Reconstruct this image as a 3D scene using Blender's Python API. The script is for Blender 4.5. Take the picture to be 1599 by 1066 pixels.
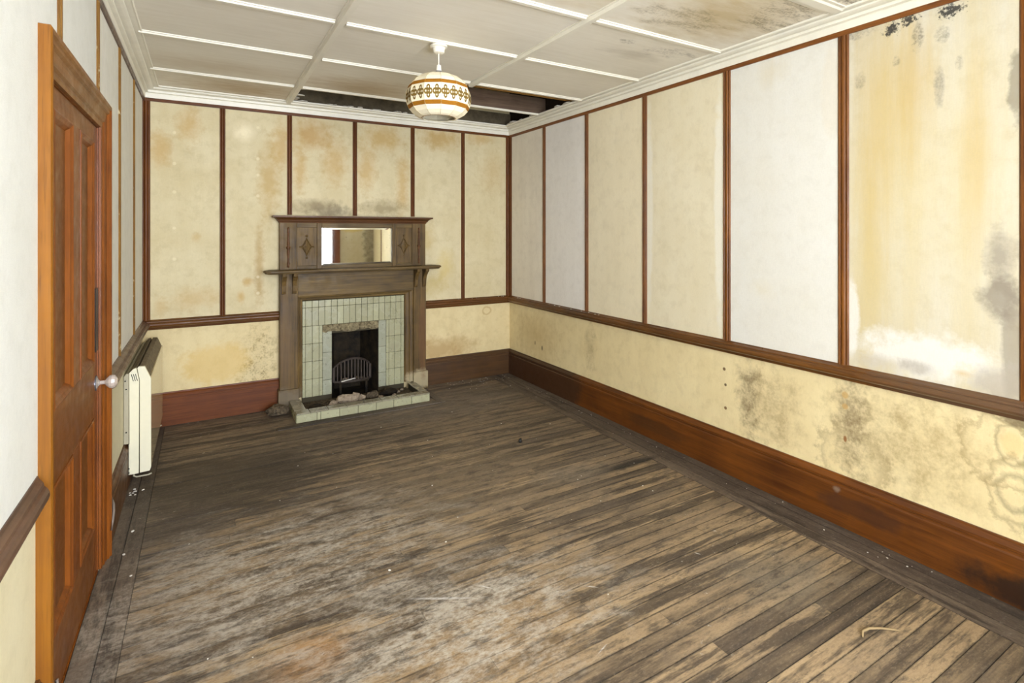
import bpy, math, random
from mathutils import Vector, Matrix
random.seed(7)
S = bpy.context.scene
for o in list(bpy.data.objects): bpy.data.objects.remove(o)
C = S.collection

# ---------------------------------------------------------------- camera, sky, light, exposure
XR, XL, YB, YF = 2.922, -0.415, 5.07, -0.45       # right, left, back, front wall faces
ZC = 2.69                                          # ceiling
cd = bpy.data.cameras.new('camera'); cam = bpy.data.objects.new('camera', cd); C.objects.link(cam)
cam.location = (0, 0, 1.55); cam.rotation_euler = (math.pi/2, 0, -0.52753)
cd.sensor_width = 36; cd.lens = 828.06/1599*36; cd.shift_y = -171.3/1599; cd.clip_start = 0.02
S.camera = cam
w = bpy.data.worlds.new('sky'); S.world = w; w.use_nodes = True
bg = w.node_tree.nodes['Background']; bg.inputs[0].default_value = (0.93, 1.0, 1.13, 1); bg.inputs[1].default_value = 30.0
YW = -1.60                                         # bay window plane, behind the viewpoint
WX0, WX1, WZ0, WZ1 = -0.36, 2.42, 0.62, 2.56       # window opening in the bay
OX1 = 2.15                                         # right edge of the bay opening in the front wall
ld = bpy.data.lights.new('window_daylight', 'AREA'); ld.shape = 'RECTANGLE'; ld.size = WX1-WX0; ld.size_y = WZ1-WZ0
ld.cycles.is_portal = True
lo = bpy.data.objects.new('window_daylight', ld); C.objects.link(lo)
lo.location = ((WX0+WX1)/2, YW-0.16, (WZ0+WZ1)/2); lo.rotation_euler = (math.pi/2, 0, 0)
vs = S.view_settings; vs.view_transform = 'Standard'; vs.look = 'None'; vs.gamma = 1; vs.use_curve_mapping = False
vs.exposure = -0.2

# ---------------------------------------------------------------- node helper
def lin(c):
    return tuple(((v/255)/12.92 if v/255 <= .04045 else ((v/255+.055)/1.055)**2.4) for v in c)+(1,)
class NT:
    def __init__(s, name):
        s.m = bpy.data.materials.new(name); s.m.use_nodes = True; s.t = s.m.node_tree
        s.b = s.t.nodes['Principled BSDF']
        s.P = s.t.nodes.new('ShaderNodeNewGeometry').outputs['Position']
        s.tc = s.t.nodes.new('ShaderNodeTexCoord'); s.O = s.tc.outputs['Object']
        s.rnd = s.t.nodes.new('ShaderNodeObjectInfo').outputs['Random']
    def put(s, i, v):
        if hasattr(v, 'is_linked') or isinstance(v, bpy.types.NodeSocket): s.t.links.new(v, i)
        else:
            if isinstance(v, (tuple, list)) and len(v) == 3 and i.type == 'RGBA': v = tuple(v)+(1,)
            i.default_value = v
    def math(s, op, a, b=0.0, clamp=False):
        n = s.t.nodes.new('ShaderNodeMath'); n.operation = op; n.use_clamp = clamp
        s.put(n.inputs[0], a); s.put(n.inputs[1], b); return n.outputs[0]
    def vm(s, op, a, b=(0, 0, 0)):
        n = s.t.nodes.new('ShaderNodeVectorMath'); n.operation = op
        s.put(n.inputs[0], a); s.put(n.inputs[1], b)
        return n.outputs['Value'] if op in ('LENGTH', 'DOT_PRODUCT', 'DISTANCE') else n.outputs[0]
    def noise(s, vec, sc=(1, 1, 1), detail=4, rough=.6, off=0, dist=0):
        v = s.vm('MULTIPLY_ADD', vec, sc)
        v.node.inputs[2].default_value = (off*1.7, off*2.3, off*.9)
        n = s.t.nodes.new('ShaderNodeTexNoise'); n.inputs['Scale'].default_value = 1
        n.inputs['Detail'].default_value = detail; n.inputs['Roughness'].default_value = rough; n.inputs['Distortion'].default_value = dist
        s.put(n.inputs['Vector'], v); return n.outputs[0]
    def rng(s, f, a, b, c=0., d=1.):
        n = s.t.nodes.new('ShaderNodeMapRange'); s.put(n.inputs[0], f)
        for i, v in zip((1, 2, 3, 4), (a, b, c, d)): n.inputs[i].default_value = v
        return n.outputs[0]
    def mix(s, f, a, b, mode='MIX'):
        n = s.t.nodes.new('ShaderNodeMix'); n.data_type = 'RGBA'; n.blend_type = mode
        s.put(n.inputs[0], f); s.put(n.inputs[6], a); s.put(n.inputs[7], b); return n.outputs[2]
    def ramp(s, f, stops):
        n = s.t.nodes.new('ShaderNodeValToRGB'); s.put(n.inputs[0], f); e = n.color_ramp.elements
        while len(e) < len(stops): e.new(.5)
        for k, (p, c) in zip(e, stops): k.position = p; k.color = c
        return n.outputs[0]
    def sep(s, vec):
        n = s.t.nodes.new('ShaderNodeSeparateXYZ'); s.put(n.inputs[0], vec); return n.outputs
    def patch(s, c, r, nz, k=.9, soft=.35, ring=0):
        d = s.vm('LENGTH', s.vm('MULTIPLY', s.vm('SUBTRACT', s.P, c), tuple(1/q for q in r)))
        d = s.math('ADD', d, s.math('MULTIPLY', s.math('SUBTRACT', nz, .5), -k))
        if ring: return s.math('SUBTRACT', 1, s.math('DIVIDE', s.math('ABSOLUTE', s.math('SUBTRACT', d, 1)), ring), True)
        return s.math('DIVIDE', s.math('SUBTRACT', 1, d), soft, True)
    def bump(s, h, st=.2, dist=.005):
        n = s.t.nodes.new('ShaderNodeBump'); n.inputs['Strength'].default_value = st; n.inputs['Distance'].default_value = dist
        s.put(n.inputs['Height'], h); s.t.links.new(n.outputs[0], s.b.inputs['Normal'])
    def done(s, col, rough=.6, spec=.5, metal=0):
        s.put(s.b.inputs['Base Color'], col); s.put(s.b.inputs['Roughness'], rough)
        s.b.inputs['Specular IOR Level'].default_value = spec; s.b.inputs['Metallic'].default_value = metal
        return s.m

# ---------------------------------------------------------------- materials
GREY, BLACK, BROWN, OCHRE = lin((118, 108, 96)), lin((48, 46, 44)), lin((150, 112, 62)), lin((198, 160, 88))
def desat(c, k=.22):
    g = c[0]*.5+c[1]*.5; return tuple(v+(g-v)*k for v in c)
def paper(name, base, stain, amt=.5, seed=0, axis='y', streak=.3, patches=(), scale=2.2, rough=.75):
    base, stain = desat(base), desat(stain)
    n = NT(name); P = n.P
    big = n.noise(P, (scale,)*3, 5, .62, seed)
    st = n.noise(P, (9, 9, .7), 4, .6, seed+3)
    weave = n.noise(P, (90, 90, 420), 2, .5, seed+5)
    weave2 = n.noise(P, (300, 300, 40), 2, .5, seed+6)
    mid = n.noise(P, (13, 13, 13), 5, .65, seed+8)
    fine = n.noise(P, (70, 70, 70), 4, .7, seed+9)
    f = n.math('ADD', n.math('MULTIPLY', n.rng(big, .36, .68), 1-streak), n.math('MULTIPLY', n.rng(st, .36, .66), streak))
    col = n.mix(n.math('MULTIPLY', f, amt), lin(base), lin(stain))
    col = n.mix(n.rng(mid, .48, .72, 0, .55*amt), col, lin(tuple(v*.93 for v in stain)))
    for p in patches:
        c, r, pc, pst = p[:4]; o = dict(p[4]) if len(p) > 4 else {}
        src = o.pop('n', 'mid'); spk = o.pop('speck', 0)
        m = n.patch(c, r, {'mid': mid, 'fine': fine, 'big': big, 'st': st}[src], **o)
        if spk: m = n.math('MULTIPLY', m, n.rng(n.math('ADD', n.math('MULTIPLY', fine, .55), n.math('MULTIPLY', mid, .45)), .62-spk*.24, .66-spk*.03, .10 if spk < .85 else .38, 1))
        col = n.mix(n.math('MULTIPLY', m, pst), col, pc)
    h = n.math('ADD', weave, weave2)
    col = n.mix(n.rng(h, .8, 1.25, 0, .10), col, lin(tuple(v*.72 for v in base)))
    n.bump(n.math('ADD', h, n.math('MULTIPLY', mid, 2)), .12, .003)
    return n.done(col, rough, .3)
def wood(name, dark, light, axis=1, seed=0, rough=.4, spec=.5, patches=(), fr=.35, wear=None, tint=0., bl=.72):
    dark, light = (dark[0], dark[1], dark[2]*bl), (light[0], light[1], light[2]*bl)
    n = NT(name); sc = [34.]*3; sc[axis] = 1.6; P = n.P
    g = n.noise(P, sc, 5, .65, seed, .4); sc2 = [150.]*3; sc2[axis] = 6
    g2 = n.noise(P, sc2, 3, .6, seed+2); big = n.noise(P, (3, 3, 3), 3, .6, seed+4)
    f = n.math('ADD', n.math('MULTIPLY', g, .6), n.math('MULTIPLY', big, .4))
    col = n.mix(n.rng(f, fr, fr+.3), lin(dark), lin(light))
    col = n.mix(n.rng(g2, .55, .72, 0, .45), col, lin(tuple(v*.6 for v in dark)))
    mid = n.noise(P, (16, 16, 16), 5, .65, seed+7)
    if tint: col = n.mix(n.rng(n.rnd, 0, 1, 0, tint), col, lin(tuple(v*.5 for v in dark)))
    for p in patches:
        c, r, pc, pst = p[:4]; o = dict(p[4]) if len(p) > 4 else {}
        col = n.mix(n.math('MULTIPLY', n.patch(c, r, mid, **o), pst), col, pc)
    if wear: col = n.mix(n.rng(mid, wear[1], wear[1]+.1), col, lin(wear[0]))
    n.bump(g2, .15, .002)
    return n.done(col, n.rng(mid, .3, .7, rough-.08, rough+.15), spec)
def plain(name, c, rough=.5, spec=.5, metal=0, var=.12, sc=30, alt=None):
    n = NT(name); z = n.noise(n.P, (sc,)*3, 5, .65)
    n.bump(z, .1, .002)
    return n.done(n.mix(n.rng(z, .35, .7, 0, 1 if alt else var), lin(c), lin(alt or tuple(v*.45 for v in c))), rough, spec, metal)

M = {}
M['trim'] = wood('trim_brown_varnish_x', (70, 38, 16), (112, 64, 28), 0, 1, .45, .3)
M['trim_y'] = wood('trim_brown_varnish_y', (92, 50, 22), (138, 82, 38), 1, 2)
M['trim_z'] = wood('trim_brown_varnish_z', (86, 47, 18), (130, 78, 34), 2, 3, .42, .35)
M['trim_zb'] = wood('trim_red_brown_varnish_z', (80, 42, 20), (112, 64, 30), 2, 4, .45, .3)
M['trim_left'] = wood('trim_left_chipped', (98, 62, 26), (150, 110, 62), 2, 5, wear=((200, 186, 146), .60))
M['dado_y'] = wood('dado_varnish_y', (72, 42, 22), (118, 74, 38), 1, 6, .35, patches=(((XR, .9, .8), (.3, .55, .2), lin((98, 78, 60)), .55),))
M['dado_left'] = wood('dado_left_dusty', (74, 52, 38), (112, 84, 64), 1, 8, .34, .5, bl=1)
M['dado_x'] = wood('dado_varnish_x', (76, 44, 20), (108, 66, 32), 0, 7, .4, .35)
M['skirt_y'] = wood('skirting_right', (76, 39, 15), (120, 68, 28), 1, 9, .38, .4, patches=(
    ((XR, 4.75, .12), (.4, 1.05, .5), lin((66, 42, 24)), .92, dict(k=.25, soft=.12)),
    ((XR, .74, .06), (.3, .36, .10), lin((40, 26, 18)), .9, dict(k=1.1, soft=.5)), ((XR, 1.45, .12), (.2, .25, .06), lin((70, 42, 26)), .7),
    ((XR, 1.56, .19), (.1, .03, .02), lin((170, 155, 135)), .35, dict(k=1.8, soft=.6)), ((XR, 2.9, .1), (.2, .35, .06), lin((74, 46, 22)), .6)))
M['skirt_l'] = wood('skirting_left', (70, 42, 26), (98, 64, 42), 1, 10, .45)
M['skirt_xl'] = wood('skirting_back_red', (84, 42, 20), (116, 62, 32), 0, 11, .42, .3)
M['skirt_xr'] = wood('skirting_back_dark', (60, 38, 22), (88, 58, 34), 0, 12, .42)
M['oak_x'] = wood('mantel_oak_x', (62, 47, 34), (122, 98, 72), 0, 13, .5, .3, bl=.74)
M['oak_z'] = wood('mantel_oak_z', (60, 45, 32), (122, 96, 70), 2, 14, .5, .3, bl=.74, patches=(
    ((.60, 4.98, .08), (.2, .2, .12), lin((120, 108, 88)), .7), ((1.87, 4.98, .10), (.2, .2, .11), lin((178, 164, 130)), .8),
    ((1.88, 4.98, .5), (.05, .2, .45), lin((112, 76, 48)), .5), ((.62, 4.98, .6), (.06, .2, .5), lin((104, 82, 58)), .5)))
M['oak_top'] = wood('mantel_cornice_oak', (70, 40, 22), (104, 66, 40), 0, 15, .45, .35)
M['door_z'] = wood('door_varnish_z', (100, 50, 16), (138, 76, 28), 2, 16, .36, .4)
M['door_p'] = wood('door_panel_varnish', (96, 52, 22), (124, 74, 34), 2, 17, .4, .4)
M['door_y'] = wood('door_rail_varnish', (100, 54, 22), (130, 76, 32), 1, 18, .38, .4)
M['arch_z'] = wood('architrave_varnish', (112, 66, 16), (142, 90, 26), 2, 19, .5, .25, wear=((212, 184, 120), .70))
M['arch_y'] = wood('architrave_head_varnish', (106, 66, 32), (140, 92, 50), 1, 20, .4)
M['white'] = plain('ceiling_white_paint', (232, 226, 208), .45, .4, var=.10, sc=6)
M['cornice'] = plain('cornice_white_paint', (240, 235, 218), .42, .4, var=.10, sc=9)
M['plaster'] = plain('bare_plaster', (196, 190, 176), .9, .2)
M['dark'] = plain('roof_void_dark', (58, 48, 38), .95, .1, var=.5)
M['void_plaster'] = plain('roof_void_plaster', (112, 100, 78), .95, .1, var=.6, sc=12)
M['joist'] = wood('joist_timber', (88, 70, 56), (124, 102, 82), 0, 21, .8, .2, bl=1)
M['lath'] = wood('lath_timber', (140, 100, 62), (178, 134, 90), 0, 22, .8, .2)
M['soot'] = plain('soot_black', (15, 12, 10), .8, .2, sc=11, alt=(54, 44, 27))
M['iron'] = plain('rusty_cast_iron', (72, 62, 54), .6, .4, .5, var=.5)
M['ash'] = plain('ash_dirt', (58, 50, 40), .95, .1, sc=60, alt=(112, 98, 78))
M['stone'] = plain('rubble_plaster', (168, 152, 130), .9, .2, sc=40, alt=(118, 102, 84))
M['flake'] = plain('paint_flake', (226, 220, 208), .8, .2)
M['cream_metal'] = plain('heater_cream_enamel', (226, 220, 192), .3, .5, var=.05)
M['beige_metal'] = plain('heater_back_beige', (170, 162, 138), .4, .5, var=.1)
M['front_metal'] = plain('heater_front_enamel', (206, 190, 150), .10, .8, var=.04, sc=4)
M['dusty'] = plain('heater_dusty_top', (134, 120, 94), .7, .3, sc=40, alt=(92, 80, 62))
M['stone_dark'] = plain('rubble_brown', (120, 104, 84), .9, .2, sc=40, alt=(74, 62, 48))
M['black'] = plain('black_plastic', (26, 25, 24), .35, .5)
M['slot'] = plain('slot_dark', (40, 38, 34), .9, .1)
M['white_plastic'] = plain('white_plastic', (236, 230, 212), .3, .5, var=.04)
M['grey_metal'] = plain('grey_metal', (120, 122, 128), .35, .5, .7)
M['cable'] = plain('grey_cable', (122, 110, 98), .5, .4)
M['twig'] = plain('dry_stem', (150, 128, 92), .8, .2)
M['outside_white'] = plain('window_white_paint', (235, 232, 222), .4, .4, var=.03)
n = NT('knob_glass'); M['glass_knob'] = n.done(lin((214, 200, 188)), .12, .8); n.b.inputs['Transmission Weight'].default_value = .45
n = NT('mirror_silver'); sp = n.noise(n.P, (60, 60, 60), 4, .7, 3)
M['mirror'] = n.done(n.mix(n.rng(sp, .66, .74), lin((232, 232, 224)), lin((90, 84, 74))), .025, .5, 1)
# thin window glass
gm = bpy.data.materials.new('window_glass'); gm.use_nodes = True; t = gm.node_tree; t.nodes.remove(t.nodes['Principled BSDF'])
tr = t.nodes.new('ShaderNodeBsdfTransparent'); gl = t.nodes.new('ShaderNodeBsdfGlossy'); gl.inputs['Roughness'].default_value = .02
mx = t.nodes.new('ShaderNodeMixShader'); mx.inputs[0].default_value = .06
t.links.new(tr.outputs[0], mx.inputs[1]); t.links.new(gl.outputs[0], mx.inputs[2]); t.links.new(mx.outputs[0], t.nodes['Material Output'].inputs[0]); M['glass'] = gm
# glazed tiles
def tile_mat(name, c, alt, dirt):
    n = NT(name); z = n.noise(n.P, (9, 9, 9), 5, .65); z2 = n.noise(n.P, (45, 45, 45), 5, .7, 4)
    col = n.mix(n.rng(n.rnd, 0, 1, 0, .75), lin(c), lin(alt)); col = n.mix(n.rng(z, .5, .72, 0, .45), col, lin(dirt))
    col = n.mix(n.rng(z2, .60, .70, 0, .6), col, lin(tuple(v*.55 for v in dirt)))
    return n.done(col, n.rng(z, .3, .7, .14, .4), .5)
M['tile'] = tile_mat('green_glazed_tile', (172, 170, 137), (154, 151, 120), (138, 132, 104))
M['tile_in'] = tile_mat('grey_green_glazed_tile', (162, 164, 142), (150, 150, 128), (134, 126, 102))
M['tile_top'] = tile_mat('dusty_kerb_tile', (150, 144, 122), (136, 128, 106), (116, 106, 86))
M['grout'] = plain('grout', (70, 64, 50), .95, .1)
M['rough'] = plain('broken_mortar', (150, 138, 106), .95, .1, sc=45, alt=(66, 54, 40))
# shade
n = NT('shade_fabric'); z = n.noise(n.P, (260, 260, 60), 3, .6)
M['shade'] = n.done(n.mix(n.rng(z, .4, .7, 0, .25), lin((246, 236, 206)), lin((206, 192, 152))), .8, .2)
n.b.inputs['Subsurface Weight'].default_value = 0
M['shade_seam'] = plain('shade_seam_tape', (206, 190, 148), .8, .2)
M['band'] = plain('shade_mustard_band', (156, 102, 22), .8, .2, var=.2, sc=120)
M['motif'] = plain('shade_olive_motif', (126, 100, 44), .8, .2, var=.2, sc=120)

# floor boards
def floor_mat(name, border=False):
    n = NT(name); P = n.P
    sc = (1.3, 22, 1) if not border else (22, 1.3, 1)
    off = n.vm('ADD', P, n.vm('MULTIPLY', n.t.nodes[n.rnd.node.name].outputs['Location'], (0, 0, 0)))
    shift = n.t.nodes.new('ShaderNodeCombineXYZ'); n.put(shift.inputs[0], n.math('MULTIPLY', n.rnd, 37)); n.put(shift.inputs[2], n.math('MULTIPLY', n.rnd, 11))
    Q = n.vm('ADD', P, shift.outputs[0])
    g = n.noise(Q, sc, 6, .68, 1, .5); g2 = n.noise(Q, tuple(v*6 for v in sc), 4, .65, 2)
    big = n.noise(P, (.9, 1.5, 1), 4, .6, 3); mid = n.noise(P, (4, 9, 1), 6, .68, 5, .6); fine = n.noise(P, (38, 60, 1), 5, .72, 6)
    rn = n.math('MULTIPLY', n.rnd, 1.0)
    f = n.math('ADD', n.math('ADD', n.math('MULTIPLY', rn, .46), n.math('MULTIPLY', g, .80)), n.math('ADD', n.math('MULTIPLY', n.math('SUBTRACT', big, .5), .5), -.15))
    if border: col = n.ramp(f, [(.2, lin((62, 53, 46))), (.5, lin((100, 86, 72))), (.9, lin((130, 113, 95)))])
    else: col = n.ramp(f, [(.20, lin((60, 50, 41))), (.34, lin((104, 88, 68))), (.48, lin((143, 121, 92))), (.66, lin((158, 134, 101))), (.9, lin((174, 150, 116)))])
    # grey-brown grime everywhere, heavier at the fireplace end and by the right wall
    y = n.sep(P)[1]
    gr = n.math('MULTIPLY', n.rng(n.math('ADD', mid, n.rng(y, 1.2, 4.2, -.10, .22)), .44, .66), .62)
    col = n.mix(gr, col, lin((106, 93, 78)))
    dk = n.rng(n.math('ADD', n.noise(P, (1.1, 11, 1) if not border else (11, 1.1, 1), 5, .7, 9), n.math('MULTIPLY', n.math('SUBTRACT', rn, .5), .16)), .52, .60)
    col = n.mix(n.math('MULTIPLY', dk, .8), col, lin((52, 44, 37)))
    oy = n.math('ABSOLUTE', n.sep(n.O)[0 if border else 1])
    col = n.mix(n.rng(n.math('ADD', oy, n.math('MULTIPLY', n.math('SUBTRACT', fine, .5), .12)), .44, .50, 0, .7), col, lin((40, 34, 29)))
    for c, r, pc, s_, kw in (((.15, 3.75, 0), (.75, .6, 1), (54, 46, 38), .75, {}), ((2.45, 2.66, 0), (.32, .05, 1), (34, 32, 30), .9, {}),
                         ((1.9, 4.5, 0), (.9, .6, 1), (128, 116, 102), .55, {}), ((.95, 1.75, 0), (.55, .3, 1), (150, 118, 76), .4, {}),
                         ((2.05, 2.75, 0), (.35, .16, 1), (128, 116, 100), .55, {}), ((2.25, 1.45, 0), (.35, .22, 1), (120, 110, 94), .5, {}),
                         ((.35, 2.05, 0), (.2, .16, 1), (158, 112, 60), .55, {}), ((1.3, 3.0, 0), (.9, .7, 1), (150, 130, 102), .35, {}), ((-.1, 3.3, 0), (.3, .5, 1), (80, 70, 61), .6, {})):
        col = n.mix(n.math('MULTIPLY', n.patch(c, r, mid, 1.4, .6), s_), col, lin(pc))
    # plaster dust ground into the worn middle
    dm = n.math('MAXIMUM', n.patch((.35, 2.6, 0), (.95, .75, 1), mid, 1.2, .8), n.patch((.9, 1.9, 0), (.8, .55, 1), mid, 1.2, .8))
    dust = n.math('MULTIPLY', dm, n.rng(n.math('ADD', n.math('MULTIPLY', fine, .6), n.math('MULTIPLY', mid, .5)), .48, .64))
    col = n.mix(n.math('MULTIPLY', dust, .85), col, lin((194, 184, 167)))
    veil = n.math('MULTIPLY', dm, n.rng(mid, .35, .7)); col = n.mix(n.math('MULTIPLY', veil, .35), col, lin((150, 138, 118)))
    chalk = n.math('MULTIPLY', n.rng(n.noise(P, (21, 26, 1), 5, .75, 12), .63, .70), n.rng(n.noise(P, (1.6, 1.6, 1), 2, .5, 13), .42, .6))
    col = n.mix(n.math('MULTIPLY', chalk, .65), col, lin((196, 188, 174)))
    def stroke(a, b, wd):
        c = Vector((a[0]+b[0], a[1]+b[1], 0))/2; d = Vector((b[0]-a[0], b[1]-a[1], 0)); L = d.length/2; d.normalize()
        v = n.vm('SUBTRACT', P, tuple(c)); u = n.math('DIVIDE', n.vm('DOT_PRODUCT', v, tuple(d)), L); q = n.math('DIVIDE', n.vm('DOT_PRODUCT', v, (-d.y, d.x, 0)), wd)
        return n.math('SUBTRACT', n.math('SUBTRACT', 1, n.math('ADD', n.math('MULTIPLY', u, u), n.math('MULTIPLY', q, q))), n.math('MULTIPLY', fine, .9), True)
    if not border:
        for p0, p1, wd in (((.67, 2.20), (1.06, 1.985), .012), ((1.03, 2.10), (1.10, 2.02), .006), ((1.43, 1.86), (1.50, 1.80), .006), ((2.05, 1.78), (2.07, 1.74), .006), ((1.33, 1.55), (1.24, 1.52), .005)):
            col = n.mix(n.math('MULTIPLY', stroke(p0, p1, wd), 1.3, True), col, lin((212, 206, 196)))
    gr2 = n.noise(P, (55, 120, 1) if not border else (120, 55, 1), 6, .75, 31); gr3 = n.noise(P, (9, 30, 1) if not border else (30, 9, 1), 6, .75, 33)
    col = n.mix(n.rng(gr2, .50, .72, 0, .38), col, lin((62, 53, 44))); col = n.mix(n.rng(gr3, .50, .64, 0, .72), col, lin((62, 53, 44)))
    col = n.mix(n.rng(gr2, .46, .32, 0, .22), col, lin((176, 160, 134)))
    n.bump(n.math('ADD', g2, n.math('MULTIPLY', fine, .6)), .3, .003)
    return n.done(col, n.rng(mid, .3, .7, .5, .72), .35)
M['plank'] = floor_mat('old_floorboards'); M['border'] = floor_mat('border_floorboards', True)

# ---------------------------------------------------------------- mesh helper
class MB:
    def __init__(s): s.v = []; s.f = []
    def add(s, vs, fs):
        k = len(s.v); s.v += [tuple(v) for v in vs]; s.f += [tuple(i+k for i in f) for f in fs]; return s
    def box(s, x0, x1, y0, y1, z0, z1):
        return s.add([(x, y, z) for z in (z0, z1) for y in (y0, y1) for x in (x0, x1)],
                     [(0, 2, 3, 1), (4, 5, 7, 6), (0, 1, 5, 4), (2, 6, 7, 3), (0, 4, 6, 2), (1, 3, 7, 5)])
    def loft(s, rings, close=True, caps=True):
        k = len(rings[0]); vs = [p for r in rings for p in r]; fs = []
        for i in range(len(rings)-1):
            for j in range(k if close else k-1):
                a, b = i*k+j, i*k+(j+1) % k; fs.append((a, b, b+k, a+k))
        if caps: fs += [tuple(range(k))[::-1], tuple(range((len(rings)-1)*k, len(rings)*k))]
        return s.add(vs, fs)
    def lathe(s, prof, c=(0, 0, 0), seg=24, caps=True):
        return s.loft([[(c[0]+r*math.cos(a), c[1]+r*math.sin(a), c[2]+z) for a in [2*math.pi*i/seg for i in range(seg)]] for r, z in prof], caps=caps)
    def tube(s, pts, r, seg=6):
        rings = []; pts = [Vector(p) for p in pts]
        for i, p in enumerate(pts):
            d = (pts[min(i+1, len(pts)-1)]-pts[max(i-1, 0)]).normalized()
            a = d.cross(Vector((0, 0, 1)) if abs(d.z) < .9 else Vector((1, 0, 0))).normalized(); b = d.cross(a)
            rr = r[i] if isinstance(r, (list, tuple)) else r
            rings.append([p+a*rr*math.cos(2*math.pi*k/seg)+b*rr*math.sin(2*math.pi*k/seg) for k in range(seg)])
        return s.loft(rings)
    def build(s, name, mat, parent=None, bevel=0, smooth=False):
        me = bpy.data.meshes.new(name); me.from_pydata(s.v, [], s.f); me.validate()
        import bmesh
        bm = bmesh.new(); bm.from_mesh(me); bmesh.ops.recalc_face_normals(bm, faces=bm.faces)
        if bevel: bmesh.ops.bevel(bm, geom=[e for e in bm.edges if len(e.link_faces) == 2 and e.calc_face_angle(0) > .6], offset=bevel, segments=1, affect='EDGES')
        bm.to_mesh(me); bm.free()
        if smooth:
            for p in me.polygons: p.use_smooth = True
        me.materials.append(M[mat] if isinstance(mat, str) else mat)
        o = bpy.data.objects.new(name, me); C.objects.link(o); o.parent = parent
        return o
def box(name, mat, b, parent=None, bevel=0): return MB().box(*b).build(name, mat, parent, bevel)
def tag(o, label, cat, group=None, kind=None):
    o['label'] = label; o['category'] = cat
    if group: o['group'] = group
    if kind: o['kind'] = kind
    return o
def struct(o, label, cat): return tag(o, label, cat, None, 'structure')
def empty(name, loc=(0, 0, 0)):
    o = bpy.data.objects.new(name, None); C.objects.link(o); o.location = loc; o.empty_display_size = .1; return o
def kid(o, parent):            # parent at a moved Empty, keep world place
    o.parent = parent; o.matrix_parent_inverse = Matrix.Translation(-Vector(parent.location)); return o
def wp(wall, s, d, z):         # s along the wall, d out from it
    return {'R': (XR-d, s, z), 'L': (XL+d, s, z), 'B': (s, YB-d, z), 'F': (s, YF+d, z)}[wall]
def mould(name, mat, wall, prof, s0, s1, m0=0, m1=0, parent=None, smooth=False):
    r0 = [wp(wall, s0+m0*d, d, z) for d, z in prof]; r1 = [wp(wall, s1-m1*d, d, z) for d, z in prof]
    return MB().loft([r0, r1]).build(name, mat, parent, smooth=smooth)
REED = [(0, 0), (0, .007), (.10, .012), (.2, .012), (.27, .007), (.36, .013), (.45, .015), (.55, .015), (.64, .013), (.73, .007), (.8, .012), (.9, .012), (1, .007), (1, 0)]
def batten(wall, c, wd, z0, z1, mat, parent):
    return MB().loft([[wp(wall, c+(t-.5)*wd, d, z) for t, d in REED] for z in (z0, z1)]).build('batten', mat, parent)

# ---------------------------------------------------------------- floor
fl = struct(box('floor', 'dark', (XL-.1, XR+.1, YW-.2, YB+.12, -.12, -.022)), 'worn dark floorboards with pale dust and scuffs', 'floor')
unit = MB().box(-.5, .5, -.5, .5, -1, 0).build('plank', 'plank', fl)
um = unit.data; bpy.data.objects.remove(unit)
ub = um.copy(); ub.materials.clear(); ub.materials.append(M['border'])
def plank(x0, x1, y0, y1, mesh=um, dz=None):
    o = bpy.data.objects.new('plank', mesh); C.objects.link(o); o.parent = fl
    o.location = ((x0+x1)/2, (y0+y1)/2, random.uniform(-.0012, 0) if dz is None else dz); o.scale = (x1-x0, y1-y0, .02)
bw = .072; y = YW
BXL, BXR = -.262, 2.645
while y < YB:
    y1 = min(y+bw, YB); x = BXL; first = random.uniform(.35, 1.9)
    while x < BXR-.01:
        x1 = x+(first if x == BXL else random.uniform(.9, 2.1))
        if BXR-x1 < .35: x1 = BXR
        plank(x+.0006, x1-.0006, y+.0011, y1-.0011); x = x1
    y = y1
for x0, x1 in ((XL, -.335), (-.335, BXL), (BXR, 2.735), (2.735, 2.83), (2.83, XR)):
    y = YW
    while y < YB-.01:
        y1 = y+random.uniform(1.3, 2.4)
        if YB-y1 < .5: y1 = YB
        plank(x0+.001, x1-.001, y+.0006, y1-.0006, ub); y = y1

# ---------------------------------------------------------------- walls
# back wall with the flue opening cut through
wb = MB(); 
for b in ((XL-.1, .99, 0, 3.1), (1.48, XR+.1, 0, 3.1), (.99, 1.48, .76, 3.1)): wb.box(b[0], b[1], YB, YB+.12, b[2]-.1, b[3])
M['wall_back'] = paper('wallpaper_back_lower', (232, 210, 150), (206, 174, 104), .6, 1, patches=(
    ((.42, YB, .47), (.16, .3, .34), lin((134, 110, 66)), .75, dict(k=1.3, soft=.7, speck=.6)), ((.36, YB, .36), (.18, .3, .14), lin((110, 92, 62)), .7, dict(k=1.3, soft=.7, speck=.5)),
    ((2.1, YB, .34), (.5, .3, .16), lin((176, 142, 88)), .7, dict(k=1.2, soft=.7)), ((2.64, YB, .70), (.05, .3, .04), lin((170, 128, 66)), .5, dict(ring=.3)),
    ((.1, YB, .45), (.3, .3, .2), lin((222, 186, 106)), .5)))
wall_b = struct(wb.build('wall_back', 'wall_back'), 'back wall with cream papered panels and the fireplace', 'wall')
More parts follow.
